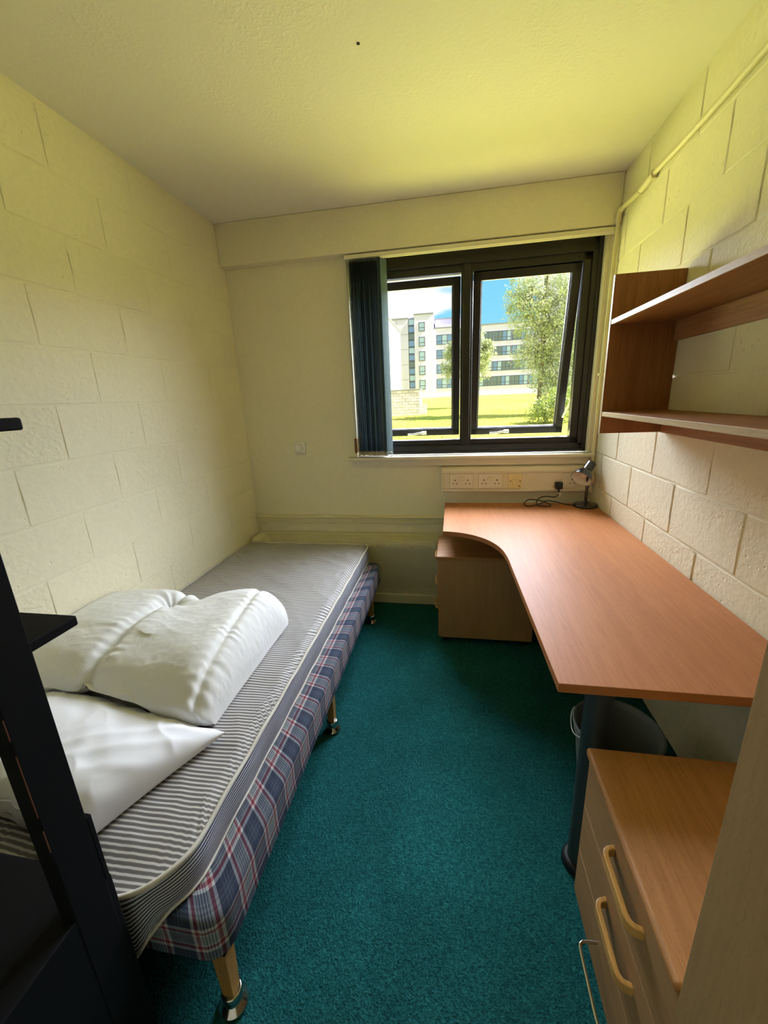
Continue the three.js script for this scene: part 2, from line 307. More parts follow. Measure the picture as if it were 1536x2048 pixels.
// ---------------------------------------------------------------- window
{
  const w = setting('window_1');
  const z0 = -0.145, z1 = -0.06, fr = (x0, x1, y0, y1, a = z0, b = z1, r = 0.004) => box(x0, x1, y0, y1, a, b, r);
  part(w, 'frame_head', merge([fr(WX0, WX1, 2.345, WY1), fr(WX0, WX1, 2.298, 2.36, z0, -0.078)]), M.frame);
  part(w, 'frame_sill', merge([fr(WX0, WX1, 1.105, 1.165), fr(WX0, WX1, 1.15, 1.205, z0, -0.078), fr(WX0, WX1, 1.105, 1.125, z0, -0.05)]), M.frame);
  part(w, 'frame_jamb', merge([fr(WX0, 0.935, 1.11, WY1), fr(0.92, 0.985, 1.15, 2.345, z0, -0.078)]), M.frame);
  part(w, 'frame_jamb', merge([fr(2.44, WX1, 1.11, WY1), fr(2.392, 2.452, 1.15, 2.345, z0, -0.078), fr(2.47, WX1, 1.11, WY1, z0, -0.05)]), M.frame);
  part(w, 'mullion', merge([fr(1.634, 1.713, 1.15, 2.345, z0, -0.074), fr(1.648, 1.699, 1.15, 2.345, z0, -0.062)]), M.frame);
  function sash(x0, x1, top, bottom, drop, out, zTop, handleX) {
    const h = top - bottom, s = part(w, 'sash', (() => {
      const y0 = -h, y1 = 0, t = 0.052, a = -0.055, b = 0;
      return merge([box(x0, x0 + t, y0, y1, a, b, 0.005), box(x1 - t, x1, y0, y1, a, b, 0.005), box(x0, x1, y1 - t, y1, a, b, 0.005), box(x0, x1, y0, y0 + t, a, b, 0.005),
        box(x0 + t - 0.004, x0 + t + 0.008, y0 + t, y1 - t, a, a + 0.02, 0.002), box(x1 - t - 0.008, x1 - t + 0.004, y0 + t, y1 - t, a, a + 0.02, 0.002)]);
    })(), M.frame);
    s.position.set(0, top - drop, zTop); s.rotation.x = Math.asin(out / h);
    const t = 0.05;
    part(s, 'glass_pane', new THREE.PlaneGeometry(x1 - x0 - 2 * t, h - 2 * t).translate((x0 + x1) / 2, -h / 2, -0.03), M.glass);
    part(s, 'gasket', merge([box(x0 + t, x0 + t + 0.006, -h + t, -t, -0.02, -0.012, 0.001), box(x1 - t - 0.006, x1 - t, -h + t, -t, -0.02, -0.012, 0.001), box(x0 + t, x1 - t, -h + t, -h + t + 0.006, -0.02, -0.012, 0.001)]), M.gasket);
    part(s, 'handle', merge([box(handleX - 0.02, handleX + 0.02, -h + 0.012, -h + 0.04, 0, 0.012, 0.003), box(handleX - 0.014, handleX + 0.012, -h + 0.018, -h + 0.036, 0.01, 0.034, 0.004),
      tube([[handleX + 0.01, -h + 0.027, 0.03], [handleX - 0.03, -h + 0.03, 0.036], [handleX - 0.08, -h + 0.022, 0.036], [handleX - 0.125, -h + 0.02, 0.03]], 0.0075, 16, 10)]), M.handle, 'white lever handle');
  }
  sash(0.985, 1.632, 2.298, 1.222, 0.016, 0.17, -0.1, 1.36);
  sash(1.716, 2.39, 2.296, 1.2, 0.004, 0.2, -0.085, 1.985);
  part(w, 'window_stay', rod([2.40, 1.47, -0.12], [2.375, 1.33, -0.24], 0.006), M.handle);
  part(w, 'window_sill', merge([box(0.812, 2.534, 1.078, 1.102, -0.06, 0.055, 0.007), box(0.84, 2.534, 1.028, 1.08, 0.0005, 0.02, 0.004)]), M.whiteGloss, 'white painted sill board');
  part(w, 'reveal_trim', merge([box(WX1 - 0.012, WX1 + 0.012, 1.102, WY1 - 0.002, -0.05, 0.006, 0.003), box(WX1 + 0.01, W - 0.004, 1.102, 2.42, 0.0005, 0.012, 0.003)]), M.whiteGloss);
  part(w, 'reveal_trim', box(0.86, 0.878, 1.24, WY1 - 0.002, -0.05, 0.012, 0.003), M.whiteGloss);
  part(w, 'bare_timber', box(0.86, 0.878, 1.13, 1.238, -0.05, 0.011, 0.003, 1), M.brown, 'bare brown timber where the paint is gone');
}

// ---------------------------------------------------------------- vertical blind
{
  const b = thing('vertical_blind', 'blue-grey vertical blind drawn into a bunch at the left of the window', 'blind', [0, 0, 0]);
  part(b, 'headrail', merge([box(0.878, 2.524, 2.398, 2.424, 0.014, 0.066, 0.003), box(0.878, 2.524, 2.395, 2.4, 0.03, 0.05, 0.001)]), M.whiteGloss, 'cream aluminium headrail');
  const g = metreUV(sheet(10, 40, (s, t) => { const a = (s - 0.5) * 0.089; return [0.004 * Math.cos((s - 0.5) * 3), 1.145 + t * 1.25, -a]; })), gl = metreUV(sheet(10, 2, (s, t) => { const a = (s - 0.5) * 0.089; return [0.004 * Math.cos((s - 0.5) * 3) + 0.0015, 1.117 + t * 0.033, -a]; }));
  for (let i = 0; i < 20; i++) {
    const x = 0.9 + i * 0.0111, last = i === 19;
    const s = part(b, 'slat', g, M.slat, null, [x + (last ? 0.012 : rr(-0.002, 0.002)), 0, 0.036]);
    s.rotation.y = last ? -0.62 : 0.325 + 0.0045 * i + rr(-0.012, 0.012);
    const wgt = part(s, 'bottom_weight', last ? gl : merge([box(-0.0015, 0.0015, 1.114, 1.146, -0.043, 0.043, 0.0005)]), last ? M.slat : M.weight);
    part(s, 'hanger', box(-0.003, 0.003, 2.385, 2.403, -0.006, 0.006, 0.001), M.weight);
    void wgt;
  }
  part(b, 'link_chain', merge([0.078, -0.004].map((z) => tube(Array.from({ length: 31 }, (_, i) => [0.9 + i * 0.0072, 1.128 - 0.008 * (i % 2), z]), 0.0016, 120, 6))), M.weight);
  part(b, 'pull_cord', tube([[1.125, 1.14, 0.09], [1.15, 1.143, 0.085], [1.152, 1.12, 0.08], [1.14, 1.106, 0.085]], 0.0022, 20, 8), M.handle);
}

// ---------------------------------------------------------------- heater, thermostat, sockets, conduits
{
  const h = thing('convector_heater', 'long cream convector heater with a perforated front, low on the window wall', 'heater');
  const x0 = 0.03, x1 = 2.5, top = 0.5, zf = 0.2;
  const prof = (z, y) => new THREE.Vector2(z, y);
  const sh = (inset) => { const s = new THREE.Shape(); s.moveTo(0.022, 0.075); s.lineTo(zf - inset, 0.075); s.lineTo(zf - inset, top - 0.04); s.quadraticCurveTo(zf - inset, top - inset, zf - 0.045, top - inset); s.lineTo(0.022, top - inset); return s; };
  void prof;
  const ex = (s, a, b) => { const g = new THREE.ExtrudeGeometry(s, { depth: b - a, bevelEnabled: false, curveSegments: 12 }); g.rotateY(-Math.PI / 2); g.scale(-1, 1, 1); const ix = g.index; if (!ix) { const p = g.attributes.position.array; for (const at of [g.attributes.position, g.attributes.normal]) { const r = at.array; for (let i = 0; i < r.length; i += 9) for (let k = 0; k < 3; k++) { const t = r[i + 3 + k]; r[i + 3 + k] = r[i + 6 + k]; r[i + 6 + k] = t; } } void p; } g.translate(a, 0, 0); g.computeVertexNormals(); return g; };
  // perforated skin: up the front, round the top edge and back
  const path = []; path.push([0.075, zf]); path.push([top - 0.045, zf]);
  for (let i = 1; i <= 10; i++) { const a = (i / 10) * Math.PI / 2; path.push([top - 0.045 + 0.045 * Math.sin(a), zf - 0.045 + 0.045 * Math.cos(a)]); }
  path.push([top, 0.075]);
  const len = [0]; for (let i = 1; i < path.length; i++) len.push(len[i - 1] + Math.hypot(path[i][0] - path[i - 1][0], path[i][1] - path[i - 1][1]));
  const n = path.length - 1, xs = 0.105;
  part(h, 'perforated_front', sheet(1, n, (s, t) => { const p = path[Math.round(t * n)]; return [xs + s * (x1 - xs), p[0], p[1]]; }, (s, t) => [xs + s * (x1 - xs), len[Math.round(t * n)]]), M.grille);
  part(h, 'inner_case', box(x0 + 0.02, x1 - 0.02, 0.08, top - 0.09, 0.022, zf - 0.09, 0.002), M.heater);
  part(h, 'end_cap', ex(sh(0), x0, xs), M.heater);
  part(h, 'top_flange', box(x0, x1, top - 0.004, top + 0.003, 0.022, 0.076, 0.0015), M.heater);
  part(h, 'plinth', box(x0, x1, 0.001, 0.076, 0.022, zf + 0.012, 0.004), M.heater);
}
{
  const t = thing('thermostat', 'small square cream wall dial on the window wall, left of the blind', 'thermostat', [0.43, 1.181, 0]);
  part(t, 'back_plate', box(-0.042, 0.042, -0.042, 0.042, 0.0005, 0.02, 0.003), M.dial);
  const k = lathe([[0, 0.03], [0.024, 0.03], [0.028, 0.027], [0.029, 0.014], [0.029, 0]], 28).rotateX(Math.PI / 2); part(t, 'dial', k, M.dial, null, [-0.004, 0.004, 0.019]);
  part(t, 'lower_lip', box(-0.034, 0.034, -0.06, -0.046, 0.0005, 0.008, 0.002), M.trunking);
}
{
  const t = thing('dado_trunking', 'cream plastic cable trunking with sockets under the window sill', 'trunking');
  const s = new THREE.Shape([[0.0005, 0.834], [0.04, 0.834], [0.05, 0.842], [0.05, 0.856], [0.042, 0.862], [0.042, 0.972], [0.05, 0.978], [0.052, 0.99], [0.046, 1.008], [0.03, 1.018], [0.0005, 1.018]].map((p) => new THREE.Vector2(...p)));
  const g = new THREE.ExtrudeGeometry(s, { depth: 2.528 - 1.512, bevelEnabled: false }); g.rotateY(-Math.PI / 2); g.translate(2.528, 0, 0); const m = new THREE.Matrix4().makeScale(1, 1, 1); g.applyMatrix4(m);
  part(t, 'channel', metreUV(g), M.trunking);
  part(t, 'end_cap', box(1.504, 1.515, 0.83, 1.022, 0.0005, 0.054, 0.003), M.trunking);
  part(t, 'end_cap', box(2.524, 2.534, 0.83, 1.022, 0.0005, 0.054, 0.003), M.trunking);
  const pins = (x, y) => [box(x - 0.004, x + 0.004, y + 0.012, y + 0.021, 0.0505, 0.0525, 0.0005), box(x - 0.018, x - 0.009, y - 0.012, y - 0.006, 0.0505, 0.0525, 0.0005), box(x + 0.009, x + 0.018, y - 0.012, y - 0.006, 0.0505, 0.0525, 0.0005)];
  for (const x of [1.648, 1.852]) {
    const p = part(t, 'double_socket', box(x - 0.084, x + 0.084, 0.864, 0.968, 0.041, 0.052, 0.003), M.socket);
    part(p, 'pin_holes', merge([...pins(x - 0.045, 0.908), ...pins(x + 0.045, 0.908)]), M.hole);
    for (const dx of [-0.011, 0.011]) part(p, 'rocker_switch', box(x + dx - 0.009, x + dx + 0.009, 0.925, 0.95, 0.05, 0.056, 0.002), M.trunking);
  }
  const f = part(t, 'fused_spur', box(1.976, 2.068, 0.864, 0.968, 0.041, 0.052, 0.003), M.spur, 'yellowed fused outlet plate');
  part(f, 'fuse_carrier', box(2.004, 2.03, 0.885, 0.935, 0.05, 0.055, 0.002), M.spur);
  for (const x of [1.99, 2.055]) part(f, 'screw', new THREE.CylinderGeometry(0.004, 0.004, 0.003, 10).rotateX(Math.PI / 2).translate(x, 0.917, 0.0525), M.hole);
  part(f, 'neon_lamp', box(2.045, 2.056, 0.876, 0.884, 0.051, 0.054, 0.001), M.brown);
  const q = part(t, 'single_socket', box(2.335, 2.425, 0.864, 0.968, 0.041, 0.052, 0.003), M.socket); part(q, 'pin_holes', merge(pins(2.4, 0.908)), M.hole);
}
{
  const c = thing('conduit', 'cream painted cable conduit running along the right block wall and down beside the window', 'conduit');
  const x = W - 0.016;
  part(c, 'long_pipe', tube([[x, 2.488, 0.5], [x, 2.482, 0.9], [x, 2.49, 1.4], [x, 2.492, 2.2], [x, 2.49, 3.2], [x, 2.49, ZB - 0.02]], 0.0115, 60, 12), M.trimPaint);
  part(c, 'coupling', merge([rod([x, 2.478, 0.36], [x, 2.484, 0.5], 0.0155), rod([x, 2.476, 0.36], [x, 2.476, 0.366], 0.0175), rod([x, 2.485, 0.5], [x, 2.486, 0.508], 0.0175)]), M.trimPaint);
  part(c, 'short_pipe', tube([[x, 2.476, 0.37], [x, 2.484, 0.25], [x, 2.492, 0.13]], 0.0135, 16, 12), M.trimPaint);
  part(c, 'elbow', tube([[x, 2.492, 0.14], [x - 0.002, 2.488, 0.108], [x - 0.004, 2.46, 0.092], [x - 0.004, 2.43, 0.09]], 0.017, 20, 14), M.trimPaint);
  part(c, 'drop_pipe', tube([[x - 0.004, 2.44, 0.09], [x, 2.0, 0.06], [x, 1.4, 0.045], [x, 0.95, 0.04]], 0.0115, 40, 12), M.trimPaint);
  part(c, 'junction_box', lathe([[0, 0.03], [0.03, 0.03], [0.036, 0.026], [0.038, 0], [0, 0]], 28).rotateZ(Math.PI / 2), M.whiteGloss, 'round white junction box', [W - 0.002, 0.93, 0.06]);
  part(c, 'saddle', box(W - 0.03, W - 0.001, 2.466, 2.472, 0.49, 0.51, 0.002), M.trimPaint); part(c, 'saddle', box(W - 0.034, W - 0.001, 1.6, 1.615, 0.03, 0.07, 0.002), M.trimPaint);
}

// ---------------------------------------------------------------- bed
const plan = (x0, x1, z0, z1, r) => {   // rounded rectangle as points, r = [back left, back right, front right, front left]
  const out = []; const arc = (cx, cz, rad, a0) => { for (let i = 0; i <= 14; i++) { const a = a0 + (i / 14) * Math.PI / 2; out.push([cx + rad * Math.cos(a), cz + rad * Math.sin(a)]); } };
  arc(x1 - r[1], z0 + r[1], r[1], -Math.PI / 2); arc(x1 - r[2], z1 - r[2], r[2], 0); arc(x0 + r[3], z1 - r[3], r[3], Math.PI / 2); arc(x0 + r[0], z0 + r[0], r[0], Math.PI); return out;
};
function resample(pts, n) {   // closed loop, even spacing
  const c = [...pts, pts[0]], L = [0]; for (let i = 1; i < c.length; i++) L.push(L[i - 1] + Math.hypot(c[i][0] - c[i - 1][0], c[i][1] - c[i - 1][1]));
  const T = L[L.length - 1], out = []; let k = 1;
  for (let i = 0; i < n; i++) { const d = (i / n) * T; while (L[k] < d) k++; const f = (d - L[k - 1]) / (L[k] - L[k - 1] || 1); out.push([lerp(c[k - 1][0], c[k][0], f), lerp(c[k - 1][1], c[k][1], f)]); }
  out.total = T; return out;
}
{
  const b = thing('divan_base', 'low divan bed base in navy, cream and red tartan on wooden legs', 'bed base');
  const x0 = 0.11, x1 = 1.072, z0 = 0.27, z1 = 2.415, yb = 0.222, yt = 0.362;
  const n = 260, loop = resample(plan(x0, x1, z0, z1, [0.05, 0.05, 0.055, 0.055]), n), cx = (x0 + x1) / 2, cz = (z0 + z1) / 2;
  // profile: [inset, y]; rounded shoulder, tucked under at the bottom
  const prof = [[0.06, yb], [0.02, yb], [0.006, yb + 0.006], [0, yb + 0.02], [0.003, yb + 0.07], [0, yt - 0.02], [0.003, yt - 0.008], [0.011, yt - 0.001], [0.03, yt + 0.001], [0.2, yt], [0.44, yt]];
  const pl = [0]; for (let i = 1; i < prof.length; i++) pl.push(pl[i - 1] + Math.hypot(prof[i][0] - prof[i - 1][0], prof[i][1] - prof[i - 1][1]));
  const inset = (p, d) => { const hx = Math.max(0.001, (x1 - x0) / 2), hz = (z1 - z0) / 2; return [cx + (p[0] - cx) * (1 - d / hx), cz + (p[1] - cz) * (1 - d / hz)]; };
  const g = sheet(n, prof.length - 1, (s, t) => { const k = Math.round(t * (prof.length - 1)), p = loop[Math.round(s * n) % n], q = inset(p, Math.min(prof[k][0], 0.47)); const w = 0.0015 * (fbm(p[0] * 30, p[1] * 30, k * 0.7) - 0.5); return [q[0] + w, prof[k][1], q[1]]; },
    (s, t) => { const k = Math.round(t * (prof.length - 1)); return [s * loop.total + 0.02, pl[k] - 0.035]; });
  // on the flat of the top the cloth runs straight across
  part(b, 'upholstery', g, M.plaid);
  part(b, 'underside', new THREE.BoxGeometry(x1 - x0 - 0.1, 0.006, z1 - z0 - 0.1).translate(cx, yb + 0.004, cz), M.black);
  // short staples and lining bumps under the hem
  const leg = merge([lathe([[0.021, 0.052], [0.024, 0.13], [0.027, yb + 0.004]], 4).rotateY(Math.PI / 4).toNonIndexed()]); leg.computeVertexNormals(); metreUV(leg, 1);
  const cup = lathe([[0, 0.001], [0.03, 0.001], [0.037, 0.004], [0.037, 0.012], [0.024, 0.022], [0.02, 0.03], [0.026, 0.038], [0.0265, 0.056], [0.022, 0.06], [0, 0.06]], 28);
  for (const [x, z] of [[1.028, 0.5], [1.032, 1.462], [1.036, 2.375], [0.16, 0.5], [0.16, 1.462], [0.16, 2.375]]) { const l = part(b, 'leg', leg, M.legWood, null, [x, 0, z]); part(l, 'castor_cup', cup, M.chrome, 'chrome cup foot'); }
}
const MT = 0.483;   // top of the mattress
{
  const m = thing('mattress', 'thin striped single mattress lying on the tartan base', 'mattress');
  const x0 = 0.012, x1 = 0.976, z0 = 0.225, z1 = 2.452, yb = 0.364, n = 420;
  const loop = resample(plan(x0, x1, z0, z1, [0.05, 0.06, 0.15, 0.15]), n), cx = (x0 + x1) / 2, cz = (z0 + z1) / 2;
  const crease = (x, z) => 0.007 * (fbm(x * 3 + 0.35 * z, z * 9, 5, 3) - 0.5) + (0.0045 + 0.006 * step(1.3, 0.6, z)) * (Math.pow(1 - Math.abs(2 * fbm(x * 4.2 + 2, z * 6 - x * 4, 8, 2) - 1), 3) - 0.5) - 0.003;
  // top panel: from the edge inwards, gathered near the piping
  const rings = 90;
  part(m, 'top_panel', sheet(n, rings, (s, t) => {
    const p = loop[Math.round(s * n) % n], d = 1 - t * 0.999, x = cx + (p[0] - cx) * d, z = cz + (p[1] - cz) * d, e = Math.min((1 - d) * 0.48, Math.min(1, Math.abs(1 - d)) * 1.1);
    const pull = step(0, 0.05, e), along = s * loop.total, gath = 0.0075 * Math.sin(along * 210 + 5 * fbm(along * 9, 1, 2, 2)) * vn(along * 24, 3) * (1 - step(0.0, 0.075, e)) * step(0, 0.012, e);
    return [x, MT - 0.006 + 0.012 * pull + crease(x, z) * step(0, 0.06, e) + gath, z];
  }, (s, t) => { const p = loop[Math.round(s * n) % n], d = 1 - t * 0.999, x = cx + (p[0] - cx) * d, z = cz + (p[1] - cz) * d; return [z + 0.012 * (fbm(x * 5, z * 4, 2, 3) - 0.5) + 0.006 * Math.sin(x * 7), x]; }), M.tickTop);
  // border
  const sag = (p) => 0.085 * step(0.985, 0.86, p[0]) * step(2.408, 2.446, p[1]);   // the front hangs over the end of the base
  const nb = 10, bulge = (s, t) => { const a = s * loop.total; return 0.009 * Math.sin(Math.PI * t) + 0.004 * (fbm(a * 7, t * 3, 4, 3) - 0.5) + 0.004 * Math.sin(a * 26 + t * 4) * vn(a * 4, 9) * Math.sin(Math.PI * t); };
  const out = (i) => { const a = loop[(i + 1) % n], b2 = loop[(i - 1 + n) % n], dx = a[0] - b2[0], dz = a[1] - b2[1], l = Math.hypot(dx, dz) || 1; return [dz / l, -dx / l]; };
  part(m, 'border', sheet(n, nb, (s, t) => { const i = Math.round(s * n) % n, p = loop[i], o = out(i), k = bulge(i / n, t) + 0.012 * (1 - t) * sag(p) / 0.085; return [p[0] + o[0] * k, lerp(yb + 0.006 - sag(p), MT - 0.006, t), p[1] + o[1] * k]; },
    (s, t) => [t * 0.125 + 0.006 * (fbm(s * 40, t * 2, 3, 3) - 0.5), s * loop.total]), M.tickSide);
  for (const y of [MT - 0.004, yb + 0.006]) part(m, 'piping', tube(loop.filter((_, i) => i % 3 === 0).map((p, i) => [cx + (p[0] - cx) * 1.004, y + 0.0025 * Math.sin(i * 1.3) - (y < 0.4 ? sag(p) : 0), cz + (p[1] - cz) * 1.002 + (y < 0.4 ? 0.012 * sag(p) / 0.085 : 0)]), y < 0.4 ? 0.004 : 0.0062, 420, 8, true), M.piping, 'cream piping');
  part(m, 'underside', new THREE.BoxGeometry(x1 - x0 - 0.1, 0.004, z1 - z0 - 0.1).translate(cx, yb + 0.004, cz), M.tickSide);
}
{
  // folded duvet: cross-sections in y and z, swept across x from the wall to its rounded right end
  const d = thing('duvet', 'white quilted duvet folded into a thick heap on the mattress', 'duvet', [0, MT, 0]);
  const X0 = 0.012, X1 = 0.815, nu = 230, nv = 240;
  // base outline of the fold, seen from the right: z towards the camera, y up
  const outline = (x) => {
    const k = step(0.52, 0.70, x);                     // where the front overhang comes down onto the bed
    const fr = lerp(1.975, 2.03, step(0.3, 0.75, x)), lip = lerp(0.07, 0.006, k), lipw = 0.014 * Math.sin(x * 15 + 0.5) + 0.006 * Math.sin(x * 37 + 1);
    const ht = 0.205 + 0.012 * Math.sin(x * 9);
    const bz = lerp(1.36, 1.3, step(0.4, 0.6, x)) + 0.05 * Math.exp(-((x - 0.44) ** 2) / 0.003);
    return [[bz + 0.1, 0], [bz + 0.02, 0.012], [bz, 0.07], [bz + 0.02, 0.14], [bz + 0.09, ht - 0.012], [bz + 0.22, ht + 0.004], [bz + 0.36, ht + 0.004], [fr - 0.2, ht - 0.006], [fr - 0.09, ht - 0.035], [fr - 0.02, ht - 0.085], [fr, 0.09], [fr - 0.012, lip + 0.022 + lipw * (1 - k)], [fr - 0.035, lip + lipw * (1 - k)], [lerp(fr - 0.1, fr - 0.06, k), lip * 0.9 + lipw * 0.5 * (1 - k)], [lerp(fr - 0.12, fr - 0.08, k), lip * 0.4], [lerp(fr - 0.115, fr - 0.1, k), 0]];
  };
  const rows = [];
  for (let i = 0; i <= nu; i++) {
    const u = i / nu, x = lerp(X0, X1, u < 0.75 ? u : 0.75 + 0.25 * Math.sin((u - 0.75) / 0.25 * Math.PI / 2));
    const o = outline(x), c = new THREE.CatmullRomCurve3(o.map(([z, y]) => V(0, y, z)), false, 'catmullrom', 0.5);
    const pts = c.getSpacedPoints(nv);
    const R = 0.155, q = clamp((x - (X1 - R)) / R), f = Math.pow(Math.max(0, 1 - Math.pow(q, 2.3)), 1 / 2.3);
    rows.push(pts.map((p) => [x, p.y * (0.03 + 0.97 * f), 1.68 + (p.z - 1.68) * (1 - 0.16 * (1 - f))]));
  }
  const g0 = sheet(nu, nv, (s, t) => rows[Math.round(s * nu)][Math.round(t * nv)]);
  const P = g0.attributes.position, N = g0.attributes.normal, uv = g0.attributes.uv;
  const seamX = (z) => [0.355 + 0.04 * (z - 1.7) * -1.4 + 0.035 * Math.sin(z * 3), 0.745 + 0.12 * (z - 1.75)];
  for (let i = 0; i < P.count; i++) {
    const x = P.getX(i), y = P.getY(i), z = P.getZ(i), top = step(0.02, 0.09, y);
    let k = 0;
    const [sA, sB] = seamX(z);
    for (const [sx, amp, wd] of [[sA, 0.024, 0.024], [sB, 0.014, 0.013]]) {
      const e = (x - sx) / wd, near = Math.exp(-e * e);
      k -= amp * near;
      const fade = Math.exp(-Math.pow((x - sx) / (wd * 2.6), 2));
      k += 0.0034 * fade * (1 - 0.6 * near) * Math.sin(z * 165 + 7 * fbm(z * 12, x * 6, 3, 2) + (x - sx) * 25) * vn(z * 30, x * 8, 2);
    }
    k += 0.011 * (fbm(x * 4.5, z * 3.5, y * 4, 3) - 0.5) * 2;
    const r1 = 1 - Math.abs(2 * fbm(x * 8 + z * 2, z * 15 - x * 5, y * 10, 3) - 1); k += 0.0016 * (r1 * r1 - 0.5);
    const r2 = 1 - Math.abs(2 * fbm(x * 26 + 4, z * 40 + x * 10, y * 24 + 3, 2) - 1); k += 0.0016 * (r2 - 0.6);
    { const dx = x - 0.35, dz = z - 1.5, rad = Math.hypot(dx, dz), th = Math.atan2(dz, dx); k -= (0.055 * Math.exp(-rad * rad / 0.0028) - 0.008 * Math.exp(-rad * rad / 0.007) * Math.sin(th * 9 + rad * 12)) * top; }                       // the deep pinch at the far end of the seam
    k += 0.014 * Math.exp(-((x - 0.3) ** 2) / 0.02 - ((z - 1.43) ** 2) / 0.006) + 0.016 * Math.exp(-((x - 0.62) ** 2) / 0.03 - ((z - 1.42) ** 2) / 0.012);
    k *= 0.25 + 0.75 * top;
    const nx = x < X0 + 0.01 ? 0 : N.getX(i);
    P.setXYZ(i, Math.max(0.006, x - nx * k), Math.max(0.001, y - N.getY(i) * k), z - N.getZ(i) * k);
    uv.setXY(i, x, z + y);
  }
  if (N.getY(Math.round(nv * 0.4) * (nu + 1) + 20) > 0) for (let i = 0; i < P.count; i++) void i;
  g0.computeVertexNormals();
  part(d, 'quilted_cover', g0, M.duvet); d.position.y += 0.004;
  // the inner fold, set back in the opening at the front
  part(d, 'inner_fold', metreUV(sheet(60, 16, (s, t) => { const x = lerp(0.012, 0.7, s); return [x, 0.002 + 0.1 * t + 0.01 * Math.sin(x * 12) * t, 1.93 - 0.05 * t * t + 0.012 * Math.sin(x * 15 + 1)]; })), M.duvet);
}
{
  const p = thing('pillow', 'plump white pillow lying at the near end of the mattress', 'pillow', [0.463, MT + 0.003, 2.155], -0.17);
  const hw = 0.39, hd = 0.205, n = 170, mm = 120;
  const surf = (up) => sheet(n, mm, (s, t) => {
    const a = Math.sin((s - 0.5) * Math.PI), b = Math.sin((t - 0.5) * Math.PI);
    const pa = Math.pow(Math.max(0, 1 - Math.pow(Math.abs(a), 4.5)), 0.5), bb = (b - 0.3) / (b < 0.3 ? 1.3 : 0.7), pb = b < 0.3 ? Math.pow(Math.max(0, 1 - Math.pow(-bb, 2)), 0.8) : Math.pow(Math.max(0, 1 - Math.pow(bb, 3.2)), 0.5), th = pa * pb;
    let x = a * hw * (1 - 0.03 * (1 - b * b) * Math.abs(a) ** 6), z = b * hd * (1 - 0.05 * (1 - a ** 4) * Math.abs(b) ** 4);
    x -= 0.105 * Math.max(0, a) * (b + 1) / 2;
    const e0 = lerp(0.026, 0.04, (b + 1) / 2); let y = e0 + (up ? 0.094 * th : -e0 * Math.pow(th, 0.35));
    if (up) {
      const k = step(0.1, 0.5, th), f1 = 1 - Math.abs(2 * fbm(x * 5 + 2 * z, z * 10 - x * 6, 4, 2) - 1);
      y += k * (0.008 * (f1 * f1 - 0.45) + 0.012 * (fbm(x * 4, z * 5, 9, 2) - 0.5));
      const ang = 0.9 * x + 1.1 * z + 0.06 * fbm(x * 5, z * 5, 2, 2);
      y += 0.006 * k * Math.pow(Math.abs(Math.sin(ang * 34)), 3) * vn(x * 6 + 1, z * 6, 5) * step(-0.05, 0.12, x + z);
    }
    const w = 0.004 * Math.sin(x * 60 + 4 * vn(x * 10, 3)) * step(0.4, 0.9, Math.abs(b)) * (1 - Math.abs(a) ** 6); z += w * (up ? 1 : 0.4);
    return [x, y, z];
  }, (s, t) => [s * 2 * hw, t * 2 * hd]);
  const bottom = surf(false), top = surf(true); { const ix = top.index.array; for (let i = 0; i < ix.length; i += 3) { const k = ix[i + 1]; ix[i + 1] = ix[i + 2]; ix[i + 2] = k; } top.computeVertexNormals(); }
  part(p, 'pillow_body', merge([top, bottom]), M.pillow);
  part(p, 'edge_seam', tube(Array.from({ length: 60 }, (_, i) => { const a = -0.94 + 1.8 * (i / 59), b = 0.965; return [a * hw - 0.105 * Math.max(0, a), 0.04 + 0.094 * Math.pow(1 - Math.abs(a) ** 4.5, 0.5) * Math.pow(1 - ((b - 0.3) / 0.7) ** 3.2, 0.5) + 0.004, hd * b * (1 - 0.05 * (1 - a ** 4) * b ** 4) + 0.001 + 0.004 * Math.sin(a * hw * 60)]; }), 0.0022, 90, 6), M.seam, 'twin-stitched seam along the edge');
}

// ---------------------------------------------------------------- black shelving at the near left
{
  const s = thing('shelf_unit', 'black painted shelf unit with worn edges standing at the near end of the bed', 'shelf unit');
  part(s, 'upright', box(0.878, 0.912, 0.001, 1.86, 2.487, 2.556, 0.003, 1), M.blackPaint);
  part(s, 'upright', box(0.878, 0.912, 0.001, 1.86, 2.80, 2.87, 0.003, 1), M.blackPaint);
  part(s, 'upright', box(0.1, 0.134, 0.001, 1.86, 2.487, 2.556, 0.003, 1), M.blackPaint);
  part(s, 'upright', box(0.1, 0.134, 0.001, 1.86, 2.80, 2.87, 0.003, 1), M.blackPaint);
  for (const y of [1.134, 1.491]) part(s, 'shelf', box(0.06, 0.911, y, y + 0.02, 2.4, 2.865, 0.004), M.blackPaint);
  part(s, 'cupboard', box(0.09, 0.911, 0.001, 0.605, 2.474, 2.875, 0.004), M.blackPaint, 'closed black lower cupboard');
  part(s, 'stop_strip', box(0.89, 0.9125, 0.604, 0.77, 2.478, 2.4885, 0.002), M.blackPaint);
  part(s, 'worn_edge', merge([[0.86, 0.99], [1.02, 1.06], [0.78, 0.83], [1.3, 1.325]].map(([a, b]) => box(0.9106, 0.9124, a, b, 2.5546, 2.5564, 0.0004))), M.wornWood, 'bare wood along the worn edge');
}

